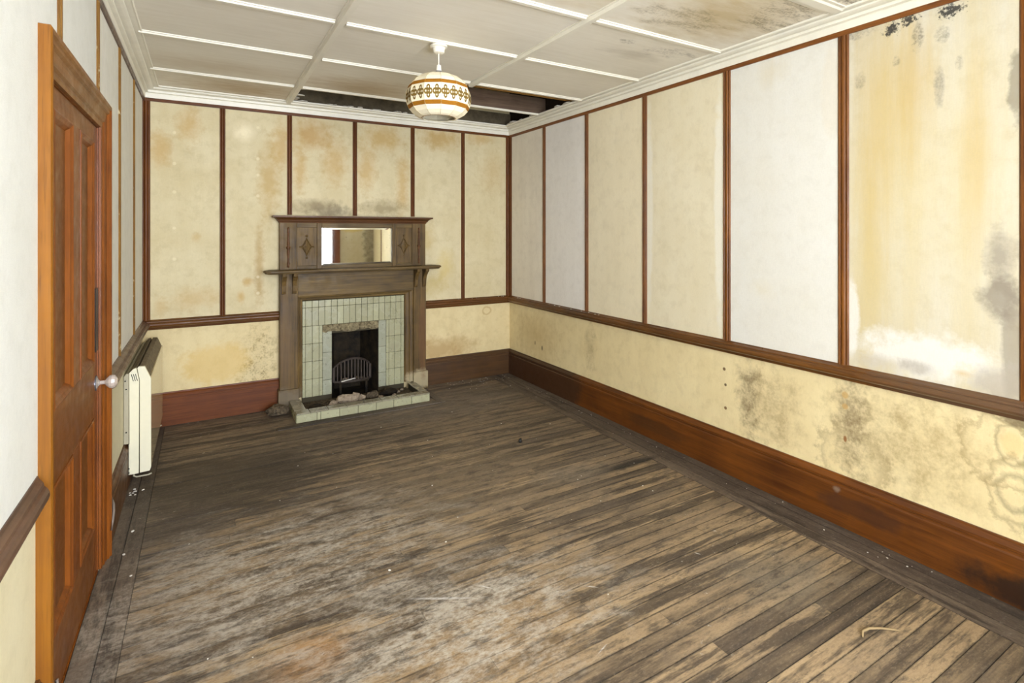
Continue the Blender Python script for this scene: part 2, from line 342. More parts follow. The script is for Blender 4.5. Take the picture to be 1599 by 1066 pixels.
wall_r = struct(box('wall_right', paper('wallpaper_right_lower', (242, 220, 158), (218, 190, 124), .6, 2, patches=(
    ((XR, 2.10, .52), (.3, .10, .30), lin((116, 98, 72)), .85, dict(k=1.5, soft=.7, speck=.9)), ((XR, 1.95, .5), (.3, .22, .3), lin((150, 126, 84)), .6, dict(k=1.5, soft=.8, speck=.9)),
    ((XR, 1.50, .56), (.3, .10, .36), lin((112, 94, 70)), .85, dict(k=1.6, soft=.8, speck=.9)), ((XR, 1.36, .52), (.3, .34, .34), lin((150, 128, 86)), .55, dict(k=1.4, soft=.8, speck=.9)),
    ((XR, 1.50, .36), (.3, .16, .16), lin((140, 118, 78)), .4, dict(k=1.6, ring=.25)), ((XR, 1.1, .56), (.3, .25, .3), lin((168, 142, 92)), .5, dict(k=1.5, soft=.8, speck=.9)),
    ((XR, .86, .66), (.3, .045, .06), lin((232, 204, 146)), .7, dict(k=.6)), ((XR, .86, .66), (.3, .055, .085), lin((142, 124, 86)), .55, dict(k=1.1, ring=.22)),
    ((XR, .86, .46), (.3, .055, .075), lin((134, 118, 84)), .55, dict(k=1.2, ring=.28)), ((XR, .86, .46), (.3, .085, .14), lin((150, 128, 86)), .5, dict(k=1.2, ring=.18)),
    ((XR, .9, .62), (.3, .13, .15), lin((160, 136, 92)), .5, dict(k=1.2, ring=.14)), ((XR, .84, .76), (.3, .09, .03), lin((90, 72, 50)), .6, dict(k=1.)),
    ((XR, 3.66, .55), (.3, .10, .25), lin((160, 138, 94)), .6, dict(k=1.4, soft=.8, speck=.9)), ((XR, 4.5, .5), (.3, .5, .3), lin((190, 160, 104)), .45, dict(k=1, soft=.9)),
    ((XR, 2.28, .66), (.02, .013, .013), lin((96, 60, 30)), .9, dict(k=.3)), ((XR, 2.27, .56), (.02, .011, .011), lin((80, 50, 30)), .9, dict(k=.3)), ((XR, 2.27, .41), (.02, .012, .012), lin((110, 70, 30)), .9, dict(k=.3)),
    ((XR, 1.53, .69), (.02, .02, .022), lin((196, 156, 92)), .75, dict(k=.3)), ((XR, 1.53, .63), (.02, .018, .018), lin((196, 156, 92)), .75, dict(k=.3)), ((XR, 1.53, .46), (.02, .010, .02), lin((140, 84, 34)), .9, dict(k=.3)),
    ((XR, 4.42, .39), (.02, .012, .03), lin((80, 62, 40)), .9, dict(k=.3)), ((XR, 4.55, .42), (.02, .010, .025), lin((80, 62, 40)), .8, dict(k=.3)))),
    (XR, XR+.1, YF-.1, YB, -.1, 2.72)), 'right wall with dark framed panels over mouldy cream paper', 'wall')
wl = MB().box(XL-.1, XL, YW-.1, 2.12, -.1, 2.72).box(XL-.1, XL, 3.06, YB, -.1, 2.72).box(XL-.1, XL, 2.12, 3.06, 2.03, 2.72)
wall_l = struct(wl.build('wall_left', paper('wallpaper_left_lower', (226, 214, 170), (210, 194, 140), .5, 3)), 'left wall with white panels, door and heater', 'wall')
wf = MB().box(OX1+.0, XR+.1, YF-.12, YF, -.1, 2.72)
wf.box(WX0-.06, WX0, YW-.12, YW, -.1, 2.72).box(WX1, WX1+.1, YW-.12, YF-.12, -.1, 2.72).box(WX0, WX1, YW-.12, YW, -.1, WZ0).box(WX0, WX1, YW-.12, YW, WZ1, 2.72)
wall_f = struct(wf.build('wall_front', paper('wallpaper_front', (226, 220, 200), (206, 190, 140), .6, 4, patches=(
    ((2.85, YF, 1.5), (.16, .3, .9), lin((104, 96, 84)), .8, dict(k=1.4, speck=.9)), ((2.5, YF, 2.0), (.6, .3, .48), lin((222, 204, 140)), .9, dict(k=.2, soft=.1))))),
    'front wall and bay around the window, behind the viewpoint', 'wall')
ZD, ZP = .853, 2.582      # dado top, underside of picture rail
RP = [(5.02, 4.372), (4.372, 3.70), (3.70, 2.99), (2.99, 2.255), (2.255, 1.535), (1.535, .81), (.81, .09), (.09, YF)]
W1, W2 = (226, 218, 200), (244, 233, 210)
GREYM = lin((146, 136, 122))
p6 = [((XR, 1.2, 1.75), (.3, .5, 1.0), lin((214, 198, 150)), .55, dict(k=.8, soft=.9, n='st')),
      ((XR, 1.38, 2.1), (.3, .16, .75), lin((202, 176, 112)), .6, dict(k=1.6, soft=.8, n='st')), ((XR, 1.20, 2.25), (.3, .12, .45), lin((200, 170, 102)), .5, dict(k=1.6, soft=.8, n='st')),
      ((XR, .98, 1.85), (.3, .07, .5), lin((202, 174, 110)), .5, dict(k=1.4, soft=.8, n='st')), ((XR, 1.42, 1.25), (.3, .10, .4), lin((206, 186, 132)), .6, dict(k=1.4, soft=.8, n='st')),
      ((XR, 1.18, .97), (.3, .36, .13), lin((232, 229, 220)), .9, dict(k=1.6, soft=.5)), ((XR, 1.5, 1.1), (.3, .05, .25), lin((234, 231, 222)), .8, dict(k=1)),
      ((XR, .90, 1.44), (.3, .07, .16), GREYM, .7, dict(k=1.5, soft=.7)), ((XR, .90, 1.27), (.3, .09, .13), lin((138, 128, 114)), .75, dict(k=1.4, soft=.6)),
      ((XR, .86, 1.08), (.3, .045, .25), GREYM, .65, dict(k=1)), ((XR, .90, .90), (.3, .14, .09), lin((176, 166, 150)), .7, dict(k=1.5, soft=.6)),
      ((XR, 1.03, .92), (.3, .05, .025), lin((206, 174, 104)), .6, dict(k=2, soft=.8)), ((XR, 1.36, .90), (.3, .2, .05), lin((190, 180, 160)), .6, dict(k=2, soft=.8)), ((XR, 1.2, .91), (.3, .10, .04), GREYM, .45, dict(k=2, soft=.9)),
      ((XR, 1.31, 2.545), (.3, .035, .035), BLACK, .95, dict(k=4., soft=.5, n='fine')), ((XR, 1.24, 2.565), (.3, .045, .03), BLACK, .95, dict(k=4., soft=.5, n='fine')),
      ((XR, 1.20, 2.46), (.3, .03, .09), lin((70, 66, 62)), .85, dict(k=1.3, soft=.4, speck=.8)), ((XR, 1.07, 2.55), (.3, .05, .03), BLACK, .95, dict(k=4., soft=.5, n='fine')),
      ((XR, 1.115, 2.21), (.3, .025, .10), lin((110, 104, 96)), .7, dict(k=1.2, soft=.5, speck=.9)), ((XR, 1.45, 2.33), (.3, .03, .05), lin((120, 112, 98)), .5, dict(k=1.2, speck=.8)),
      ((XR, 1.29, 2.38), (.3, .02, .03), lin((90, 84, 76)), .7, dict(k=1.2, speck=.8)), ((XR, 1.1, 2.45), (.3, .04, .04), lin((110, 104, 90)), .6, dict(k=1.2, speck=.8)), ((XR, 1.04, 2.3), (.3, .02, .04), lin((100, 94, 84)), .6, dict(k=1.2, speck=.8)),
      ((XR, 1.46, 2.57), (.3, .08, .03), lin((120, 112, 104)), .6, dict(k=1.2, speck=.7)), ((XR, .845, 2.15), (.3, .035, .16), lin((120, 112, 96)), .6, dict(k=1.4))]
PM = [paper('panel_grey_white_a', W2, (226, 213, 188), .6, 11, streak=.5), paper('panel_grey_white_b', (244, 238, 228), (230, 222, 208), .5, 12, streak=.5),
      paper('panel_cream_a', (244, 230, 192), (232, 215, 170), .7, 13), paper('panel_cream_b', (238, 226, 190), (224, 206, 156), .7, 14, patches=(((XR, 2.31, 1.7), (.3, .05, .9), lin((244, 240, 226)), .7), ((XR, 2.95, 1.7), (.3, .05, .9), lin((244, 240, 226)), .6))),
      paper('panel_white', (230, 227, 215), (224, 217, 196), .5, 15, patches=(((XR, 1.93, 2.5), (.3, .12, .12), lin((214, 200, 164)), .4, dict(k=2.2, soft=.9, n='st')), ((XR, 2.0, 1.2), (.3, .1, .08), lin((226, 216, 188)), .35, dict(k=1.6, soft=.9)), ((XR, 1.6, 2.3), (.3, .06, .3), lin((226, 218, 200)), .5))),
      paper('panel_stained', (216, 209, 187), (208, 190, 140), .8, 16, streak=.6, patches=p6), paper('panel_cream_c', (236, 222, 180), (216, 198, 150), .6, 17), paper('panel_cream_d', (236, 222, 180), (216, 198, 150), .6, 18)]
for (a, b), m in zip(RP, PM):
    box('panel', m, (XR-.005, XR, b+.01, a-.01, ZD-.02, ZP+.02), wall_r)
for c in (4.372, 3.70, 2.99, 2.255, 1.535, .81, .09): batten('R', c, .048 if c > 2.5 else .056, ZD-.01, ZP, 'trim_z', wall_r)
batten('R', 5.04, .055, ZD-.01, ZP, 'trim_zb', wall_r)
XBP = [-.388, .1415, .664, 1.237, 1.8045, 2.355, 2.90]
OB = lin((196, 158, 92))
def bst(x, z, rx, rz, c=OB, s=.6, **k): return ((x, YB, z), (rx, .3, rz), c, s, dict(dict(k=1.5, soft=.8), **k))
def shot(x, zs): return [((x, YB, z), (.016, .02, .016), lin((240, 230, 198)), .45, dict(k=.6)) for z in zs]
BP = [[bst(-.1, 2.42, .12, .18), bst(-.3, 2.2, .1, .2), bst(-.05, 1.0, .25, .12, s=.4), bst(-.05, 1.5, .05, .05, s=.4), bst(-.3, .95, .06, .1, s=.4)]+shot(-.2, (2.35, 2.1, 1.87, 1.58, 1.33)),
      [bst(.50, 2.0, .12, .45, lin((190, 156, 92))), bst(.42, 1.25, .05, .5, lin((176, 142, 84)), .6), bst(.28, 1.0, .04, .07, s=.7), bst(.33, 1.12, .05, .05, s=.7), bst(.6, 2.3, .1, .25), bst(.3, 2.4, .1, .1, lin((246, 234, 200)), .8)]+shot(.41, (2.45, 2.18, 2.04, 1.86, 1.16, 1.02)),
      [bst(.85, 2.42, .22, .2, lin((190, 148, 82)), .7), bst(1.05, 2.2, .15, .3), bst(.75, 2.1, .08, .25), bst(.9, 1.78, .3, .09, lin((146, 130, 98)), .8), bst(1.05, 1.73, .25, .08, lin((120, 108, 84)), .7)],
      [bst(1.5, 2.45, .25, .15, lin((196, 160, 92)), .7), bst(1.35, 2.15, .12, .3), bst(1.7, 2.0, .08, .4), bst(1.5, 1.78, .3, .09, lin((156, 140, 104)), .75)],
      [bst(2.1, 2.5, .3, .15, lin((186, 150, 82)), .75), bst(2.15, 1.2, .12, .25, lin((212, 190, 126)), .7), bst(1.95, 1.5, .12, .2, lin((200, 176, 116)), .6), bst(2.0, 1.0, .2, .15, lin((196, 174, 112)), .6)],
      [bst(2.55, 2.55, .2, .1, s=.6), bst(2.7, 2.2, .2, .3, s=.3)]]
for i in range(6):
    a, b = XBP[i], XBP[i+1]
    m = paper('panel_back_stained', (222, 206, 158), (204, 182, 124), .75, 21+i, patches=BP[i], scale=3.2)
    box('panel', m, (a+.01, b-.01, YB-.005, YB, ZD-.02, ZP+.02), wall_b)
for i, c in enumerate(XBP):
    batten('B', c, .055 if i in (0, 6) else .042, 1.70 if i in (2, 3, 4) else ZD-.01, ZP, 'trim_zb', wall_b)
LW = paper('panel_left_white', (226, 226, 216), (214, 212, 196), .5, 31, streak=.4)
LW2 = paper('panel_left_white_far', (236, 233, 218), (220, 216, 196), .6, 32, streak=.5)
LB = [YF, .11, .83, 1.545, 2.257, 2.99, 3.70, 4.42, 5.05]
for a, b in zip(LB, LB[1:]):
    mb = MB()
    if a < 2.0 and b < 2.3:
        mb.box(XL, XL+.005, a+.01, min(b, 2.0)-.0, ZD-.02, ZP+.02)
        if b > 2.0: mb.box(XL, XL+.005, 2.0, b-.01, 2.15, ZP+.02)
    elif b < 3.1: mb.box(XL, XL+.005, a+.01, b-.01, 2.15, ZP+.02)
    elif a < 3.1: mb.box(XL, XL+.005, a+.01, 3.18, 2.15, ZP+.02).box(XL, XL+.005, 3.18, b-.01, ZD-.02, ZP+.02)
    else: mb.box(XL, XL+.005, a+.01, b-.01, ZD-.02, ZP+.02)
    mb.build('panel', LW if b < 3.2 else LW2, wall_l)
for c in LB[1:-1]: batten('L', c, .05, 2.15 if 2.0 < c < 3.18 else ZD-.01, ZP, 'trim_left', wall_l)

# picture rails, cornices, dado rails, skirtings
PR = [(0, ZP), (.014, ZP), (.018, ZP+.012), (.018, 2.612), (0, 2.612)]
CO = [(0, 2.606), (.022, 2.606), (.026, 2.638), (.020, 2.641), (.020, 2.645), (.042, 2.648), (.044, 2.660), (.036, 2.663), (.036, 2.666), (.062, 2.668), (.078, 2.672), (.082, 2.678), (.074, 2.680), (.074, 2.683), (.106, 2.684), (.114, 2.680), (.118, 2.684), (.118, ZC+.004), (0, ZC+.004)]
DA = [(0, .772), (.012, .772), (.014, .782), (.024, .784), (.026, .792), (.040, .794), (.052, .802), (.056, .812), (.054, .822), (.046, .830), (.034, .832), (.032, .840), (.016, .847), (.010, .853), (0, .853)]
SK = [(0, 0), (.024, 0), (.024, .205), (.020, .212), (.020, .222), (.026, .226), (.026, .238), (.020, .248), (.012, .256), (.010, .265), (0, .265)]
k = 0
def trim(mat, wall, prof, s0, s1, m0, m1, label, cat, name=None):
    global k
    if name is None: k += 1; name = 'trim_%d' % k
    return struct(mould(name, mat, wall, prof, s0, s1, m0, m1), label, cat)
trim('trim_y', 'R', PR, YF, YB, 0, 1, 'thin brown picture rail under the cornice of the right wall', 'picture rail')
trim('trim', 'B', PR, XL, XR, 1, 1, 'thin brown picture rail under the cornice of the back wall', 'picture rail')
trim('dado_left', 'L', PR, YF, YB, 0, 1, 'thin brown picture rail under the cornice of the left wall', 'picture rail')
trim('cornice', 'R', CO, YF, YB, 0, 1, 'white moulded cornice along the right wall', 'cornice')
trim('cornice', 'B', CO, XL, XR, 1, 1, 'white moulded cornice along the back wall below the ceiling hole', 'cornice')
trim('cornice', 'L', CO, YF, YB, 0, 1, 'white moulded cornice along the left wall', 'cornice')
trim('dado_y', 'R', DA, YF, YB, 0, 1, 'long brown moulded dado rail across the right wall', 'dado rail')
trim('dado_x', 'B', DA, XL, .585, 1, 0, 'brown dado rail left of the mantelpiece', 'dado rail')
trim('dado_x', 'B', DA, 1.905, XR, 0, 1, 'short brown dado rail right of the mantelpiece', 'dado rail')
trim('dado_left', 'L', [(d*.8, z) for d, z in DA], YF, 1.999, 0, 1.4, 'dusty brown dado rail ending at the near side of the door', 'dado rail')
trim('dado_left', 'L', DA, 3.175, YB, 0, 1, 'dusty brown dado rail above the heater', 'dado rail')
trim('skirt_y', 'R', SK, YF, YB, 0, 1, 'tall orange brown skirting board along the right wall', 'skirting', 'baseboard_right')
trim('skirt_l', 'L', SK, YF, 2.005, 0, 0, 'brown skirting at the near side of the door', 'skirting', 'baseboard_left')
trim('skirt_l', 'L', SK, 3.175, YB, 0, 1, 'dark skirting between the door and the back corner, behind the heater', 'skirting', 'baseboard_left')
trim('skirt_xl', 'B', SK, XL, .575, 1, 0, 'reddish brown skirting left of the fireplace', 'skirting', 'baseboard_back_left')
trim('skirt_xr', 'B', SK, 1.93, XR, 0, 1, 'dark brown skirting right of the fireplace', 'skirting', 'baseboard_back_right')

# ---------------------------------------------------------------- ceiling
CX = [XL, .645, 1.785, XR]; CY = [5.07, 4.44, 3.655, 2.965, 2.24, 1.515, .79, .06, YF]
hole = {(1, 0), (2, 0), (2, 1)}
ce = MB()
for i in range(3):
    for j in range(8):
        if (i, j) not in hole: ce.box(CX[i]-(.1 if i == 0 else 0), CX[i+1]+(.1 if i == 2 else 0), CY[j+1]-(1.3 if j == 7 else 0), CY[j], ZC+.008, ZC+.03)
ceil = struct(ce.build('ceiling', 'plaster'), 'white panelled ceiling with battens and a hole at the back', 'ceiling')
CS = lin((176, 150, 108))
cpat = {(0, 0): [((.3, 4.75, ZC), (.6, .4, .3), CS, .8)], (0, 1): [((.1, 4.2, ZC), (.8, .25, .3), CS, .35)], (1, 1): [((1.1, 4.25, ZC), (.6, .35, .3), CS, .7)],
        (2, 3): [((2.55, 2.42, ZC), (.24, .10, .3), lin((120, 112, 92)), .7, dict(k=2., soft=.8, speck=.8)), ((2.2, 2.40, ZC), (.06, .04, .3), lin((130, 122, 104)), .7, dict(k=1.4, speck=.9)), ((2.4, 2.55, ZC), (.3, .1, .3), lin((170, 160, 138)), .4, dict(k=1.8, soft=.9))],
        (2, 4): [((2.4, 1.85, ZC), (.6, .5, .3), lin((188, 166, 118)), .8), ((2.65, 1.7, ZC), (.25, .2, .3), lin((112, 104, 84)), .7, dict(k=1.4, speck=.7)), ((2.2, 2.0, ZC), (.3, .15, .3), lin((126, 116, 92)), .6, dict(k=1.4, speck=.8))],
        (1, 4): [((1.6, 1.95, ZC), (.4, .3, .3), lin((192, 170, 122)), .6)], (2, 5): [((2.6, 1.3, ZC), (.5, .3, .3), lin((104, 92, 66)), .9, dict(k=1.4, speck=.8))]}
def cpaper(seed, pats):
    n = NT('ceiling_panel_paint'); st = n.noise(n.P, (3, 34, 3), 4, .6, seed); big = n.noise(n.P, (2, 2, 2), 4, .6, seed+1)
    mid = n.noise(n.P, (6, 18, 6), 5, .65, seed+2); fine = n.noise(n.P, (60, 60, 60), 4, .7, seed+3)
    col = n.mix(n.rng(n.math('ADD', n.math('MULTIPLY', st, .5), n.math('MULTIPLY', big, .5)), .36, .66, 0, .7), lin((234, 228, 213)), lin((219, 211, 192)))
    for p in pats:
        o = dict(p[4]) if len(p) > 4 else dict(k=1.2, soft=.9); spk = o.pop('speck', 0)
        m = n.patch(p[0], p[1], mid, **o)
        if spk: m = n.math('MULTIPLY', m, n.rng(n.math('ADD', n.math('MULTIPLY', fine, .5), n.math('MULTIPLY', mid, .5)), .60-spk*.18, .66-spk*.06))
        col = n.mix(n.math('MULTIPLY', m, p[3]), col, p[2])
    return n.done(col, .6, .35)
for i in range(3):
    for j in range(8):
        if (i, j) in hole: continue
        box('panel', cpaper(40+i*9+j, cpat.get((i, j), ())), (CX[i]+.012, CX[i+1]-.012, CY[j+1]+.012, CY[j]-.012, ZC, ZC+.008), ceil)
def cbat(x0, x1, y0, y1, h=.014):
    # moulded batten: flat back with a raised rounded middle
    mb = MB(); al_x = (x1-x0) > (y1-y0); wdt = (y1-y0) if al_x else (x1-x0)
    pr = [(0, ZC), (0, ZC-.006), (.18, ZC-.006), (.26, ZC-h), (.74, ZC-h), (.82, ZC-.006), (1, ZC-.006), (1, ZC)]
    r = []
    for e in (0, 1):
        r.append([((x0 if e == 0 else x1), y0+t*wdt, z) if al_x else (x0+t*wdt, (y0 if e == 0 else y1), z) for t, z in pr])
    return mb.loft(r).build('batten', 'white', ceil)
for x in CX[1:3]: cbat(x-.030, x+.030, YF, 5.0 if x < 1 else 3.70, .024)
for j, yy in enumerate(CY[1:-1]):
    hw = .050 if j == 4 else .024
    for i in range(3):
        if (i, j) == (2, 0): continue
        a = CX[i]+(.1 if i == 0 else .031); b = CX[i+1]-(.1 if i == 2 else .031)
        cbat(a, b, yy-hw, yy+hw)
cbat(1.76, 2.80, 4.29, 4.335)
# open roof void over the hole: joists, laths, torn board edges, boards overhead
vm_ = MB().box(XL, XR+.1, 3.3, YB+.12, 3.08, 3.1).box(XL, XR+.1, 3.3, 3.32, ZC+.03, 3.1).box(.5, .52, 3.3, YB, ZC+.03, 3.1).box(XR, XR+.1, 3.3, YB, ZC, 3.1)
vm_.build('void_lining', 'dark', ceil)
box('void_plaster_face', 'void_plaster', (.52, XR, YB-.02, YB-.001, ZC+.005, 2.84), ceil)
for yy in (3.70, 4.36): box('joist', 'joist', (.52, XR, yy, yy+.05, ZC+.028 if yy < 4 else ZC+.012, 2.86), ceil)
for yy, z in ((3.80, 2.712), (4.05, 2.86), (4.18, 2.86)): box('lath', 'lath', (1.80, XR-.05, yy, yy+.035, z, z+.012), ceil)
for i in range(26):
    if i < 11: x, yy, dx, dy = random.uniform(.72, 1.8), 4.955, .05, .03
    elif i < 18: x, yy, dx, dy = XR-.12, random.uniform(3.72, 4.9), .03, .06
    elif i < 22: x, yy, dx, dy = random.uniform(1.85, 2.7), 3.70, .04, .02
    else: x, yy, dx, dy = .69, random.uniform(4.5, 4.95), .04, .05
    dx *= random.uniform(.4, 1.2); dy *= random.uniform(.4, 1.2); z = ZC+random.uniform(-.002, .004)
    pts = [(x+dx*math.cos(a)*random.uniform(.6, 1.2), yy+dy*math.sin(a)*random.uniform(.6, 1.2)) for a in [2*math.pi*q/7 for q in range(7)]]
    MB().loft([[(p[0], p[1], z) for p in pts], [(p[0], p[1], z+.008) for p in pts]]).build('torn_edge', 'plaster', ceil)

# ---------------------------------------------------------------- window behind the viewpoint
wn = struct(empty('window_1', ((WX0+WX1)/2, YW, WZ0)), 'large white window with leaded top lights behind the viewpoint', 'window')
def wbox(name, mat, b): return kid(box(name, mat, b), wn)
y0, y1 = YW-.11, YW-.05
for x in (WX0, WX1-.05): wbox('jamb', 'outside_white', (x, x+.05, y0, y1, WZ0, WZ1))
for z in (WZ0, WZ1-.05): wbox('head_rail', 'outside_white', (WX0+.05, WX1-.05, y0, y1, z, z+.05))
cols = [WX0+.05+(WX1-WX0-.1)*i/4 for i in range(5)]
for x in cols[1:-1]: wbox('mullion', 'outside_white', (x-.02, x+.02, y0, y1, WZ0+.05, WZ1-.05))
wbox('transom', 'outside_white', (WX0+.05, WX1-.05, y0-.001, y1+.001, 1.90, 1.94))
for i in range(4):
    for z0, z1 in ((WZ0+.05, 1.90), (1.94, WZ1-.05)):
        pn = wbox('pane', 'glass', (cols[i]+.02, cols[i+1]-.02, YW-.082, YW-.078, z0, z1))
    for q in (1, 2): 
        x = cols[i]+(cols[i+1]-cols[i])*q/3; wbox('lead_came', 'grey_metal', (x-.004, x+.004, YW-.086, YW-.074, 1.94, WZ1-.05))
for b in ((OX1-.01, OX1+.12, YF, YF+.03, 0, 2.6), (OX1-.03, OX1, YF-.12, YF+.03, 0, 2.6)): wbox('architrave', 'door_z', b)
wbox('sill', 'outside_white', (WX0, WX1, YW-.05, YW+.06, WZ0-.03, WZ0))

# ---------------------------------------------------------------- door
dr = struct(empty('door_1', (XL, 2.59, 0)), 'orange brown varnished four panel door with glass knob', 'door')
def dk(o): return kid(o, dr)
DX = -.420; L0, L1 = 2.123, 3.057
def dbox(name, mat, y0, y1, z0, z1, x0=DX-.04, x1=DX): return dk(box(name, mat, (x0, x1, y0, y1, z0, z1), None, .0015))
dbox('stile', 'door_z', L0, 2.23, .006, 2.025); dbox('stile', 'door_z', 2.968, L1, .006, 2.025)
dbox('top_rail', 'door_y', 2.23, 2.968, 1.952, 2.025); dbox('lock_rail', 'door_y', 2.23, 2.968, .722, .965); dbox('bottom_rail', 'door_y', 2.23, 2.968, .006, .225)
dbox('muntin', 'door_z', 2.528, 2.671, .965, 1.952); dbox('muntin', 'door_z', 2.528, 2.671, .225, .722)
for a, b in ((2.23, 2.528), (2.671, 2.968)):
    for c, d in ((.965, 1.952), (.225, .722)):
        dp = dk(box('door_panel', 'door_p', (DX-.034, DX-.016, a-.004, b+.004, c-.004, d+.004)))
        mp = [(0, -.018), (0, .003), (.008, .005), (.014, 0), (.022, -.003), (.030, -.012), (.034, -.016)]   # (in from edge, proud)
        rings = [[(DX+h, a+i, c+i), (DX+h, b-i, c+i), (DX+h, b-i, d-i), (DX+h, a+i, d-i)] for i, h in mp]
        MB().loft(rings, caps=False).build('panel_moulding', 'door_z', dp)
AP = [(0, 0), (0, .034), (.006, .037), (.020, .037), (.026, .030), (.040, .031), (.048, .022), (.060, .020), (.088, .018), (.096, .011), (.108, .013), (.120, .010), (.120, -.02)]
YO0, YO1, ZO = 2.0, 3.18, 2.15
rN = [[(XL+d, YO0+t, z) for t, d in AP] for z in (0,)]+[[(XL+d, YO0+t, ZO-t) for t, d in AP]]
dk(MB().loft(rN).build('architrave', 'arch_z'))
rF = [[(XL+d, YO1-t, 0) for t, d in AP], [(XL+d, YO1-t, ZO-t) for t, d in AP]]
dk(MB().loft(rF).build('architrave', 'door_z'))
rH = [[(XL+d, YO0+t, ZO-t) for t, d in AP], [(XL+d, YO1-t, ZO-t) for t, d in AP]]
dk(MB().loft(rH).build('architrave_head', 'arch_y'))
dk(MB().box(XL-.1, XL-.001, 2.12, 2.122, 0, 2.03).box(XL-.1, XL-.001, 3.058, 3.06, 0, 2.03).box(XL-.1, XL-.001, 2.12, 3.06, 2.026, 2.03).box(XL-.1, DX-.042, 2.12, 3.06, -.021, 2.03).box(DX-.042, XL-.001, 2.12, 3.06, -.021, -.001).build('door_lining', 'door_z'))
kb = dk(MB().lathe([(.001, 0), (.028, .002), (.028, .006), (.016, .010), (.009, .016), (.009, .034), (.018, .040), (.028, .050), (.031, .060), (.027, .072), (.014, .080), (.001, .081)], seg=12).build('door_knob', 'glass_knob'))
for v in kb.data.vertices: x, y_, z = v.co; v.co = (DX+z, 3.022+x, .865+y_)
kb['label'] = 'clear faceted glass knob'
rs = MB().lathe([(.001, 0), (.034, 0), (.034, .004), (.020, .007), (.001, .007)], seg=20).build('knob_rose', 'grey_metal', kb)
for v in rs.data.vertices: x, y_, z = v.co; v.co = (DX+z, 3.022+x, .865+y_)
fp = dk(box('finger_plate', 'black', (DX, DX+.006, 2.985, 3.045, 1.01, 1.295), None, .002)); fp['label'] = 'black finger plate'
# loose cable by the far jamb and by the near jamb
tag(MB().tube([(XL+.028, 3.24, .245), (XL+.04, 3.20, .225), (XL+.043, 3.175, .20), (XL+.043, 3.15, .165), (XL+.038, 3.14, .13)], [.004, .006, .006, .005, .004]).build('cable', 'cable', smooth=True), 'loose grey cable stub at the foot of the far door jamb', 'cable')
tag(MB().tube([(XL+.030, 1.96, .17), (XL+.034, 1.985, .17), (XL+.043, 2.01, .175), (XL+.045, 2.03, .20), (XL+.040, 2.035, .225)], .005).build('cable', 'cable', smooth=True), 'grey cable wrapped round the near door jamb', 'cable')

# ---------------------------------------------------------------- mantelpiece
mp_ = tag(empty('mantelpiece', (1.245, YB, 0)), 'dark oak mantelpiece with overmantel mirror and carved lozenges', 'mantelpiece')
def mk(o, parent=None): return kid(o, mp_) if parent is None else par2(o, parent)
def par2(o, p):
    o.parent = p; o.matrix_parent_inverse = Matrix.Translation(-Vector(mp_.location)); return o
def mbx(name, mat, b, bev=.003): return kid(box(name, mat, b, None, bev), mp_)
Y0 = YB-.001; YFc = 4.985
for x0, x1 in ((.575, .722), (1.788, 1.915)): mbx('pilaster', 'oak_z', (x0, x1, YFc, Y0, .17, 1.19))
for x0, x1 in ((.562, .728), (1.782, 1.930)): mbx('plinth_block', 'oak_z', (x0, x1, YFc-.016, Y0, 0, .175))
mbx('frieze', 'oak_x', (.722, 1.788, YFc+.006, Y0, .975, 1.19))
# moulded frame round the tiles
fp_ = [(0, 0), (0, .030), (.010, .036), (.022, .032), (.028, .020), (.044, .016), (.050, .004), (.050, 0)]
xa, xb, zt = .715, 1.795, .985; yb_ = 5.03
mk(MB().loft([[(xa+t, yb_-d*.9, z if e else .08) for t, d in fp_ for z in (zt-t,)] for e in (0, 1)]).build('tile_frame', 'oak_z'))
mk(MB().loft([[(xb-t*1.8, yb_-d*.9, zt-t if e else .08) for t, d in fp_] for e in (0, 1)]).build('tile_frame', 'oak_z'))
mk(MB().loft([[(xa+t, yb_-d*.9, zt-t) for t, d in fp_], [(xb-t*1.8, yb_-d*.9, zt-t) for t, d in fp_]]).build('tile_frame', 'oak_x'))
# shelf with moulded edge and bowed ends
SX0, SX1, SY = .442, 2.045, 4.862
def shelf_ring(ins, z):
    x0, x1, y0 = SX0+ins, SX1-ins, SY+ins
    return [(x0+.05, Y0, z), (x0, y0+.09, z), (x0+.015, y0+.01, z), (x0+.05, y0, z), (x1-.05, y0, z), (x1-.015, y0+.01, z), (x1, y0+.09, z), (x1-.05, Y0, z)]
mk(MB().loft([shelf_ring(.022, 1.186), shelf_ring(.012, 1.190), shelf_ring(.010, 1.198), shelf_ring(0, 1.202), shelf_ring(0, 1.214), shelf_ring(.006, 1.218)]).build('mantel_shelf', 'oak_x'))
for xc in (.606, .692, 1.806, 1.892):
    pr = [(0, 1.188), (.105, 1.188), (.100, 1.165), (.075, 1.15), (.045, 1.12), (.028, 1.08), (.020, 1.03), (.012, 1.01), (0, 1.005)]
    mk(MB().loft([[(x, YFc-d, z) for d, z in pr] for x in (xc-.017, xc+.017)]).build('corbel', 'oak_z'))
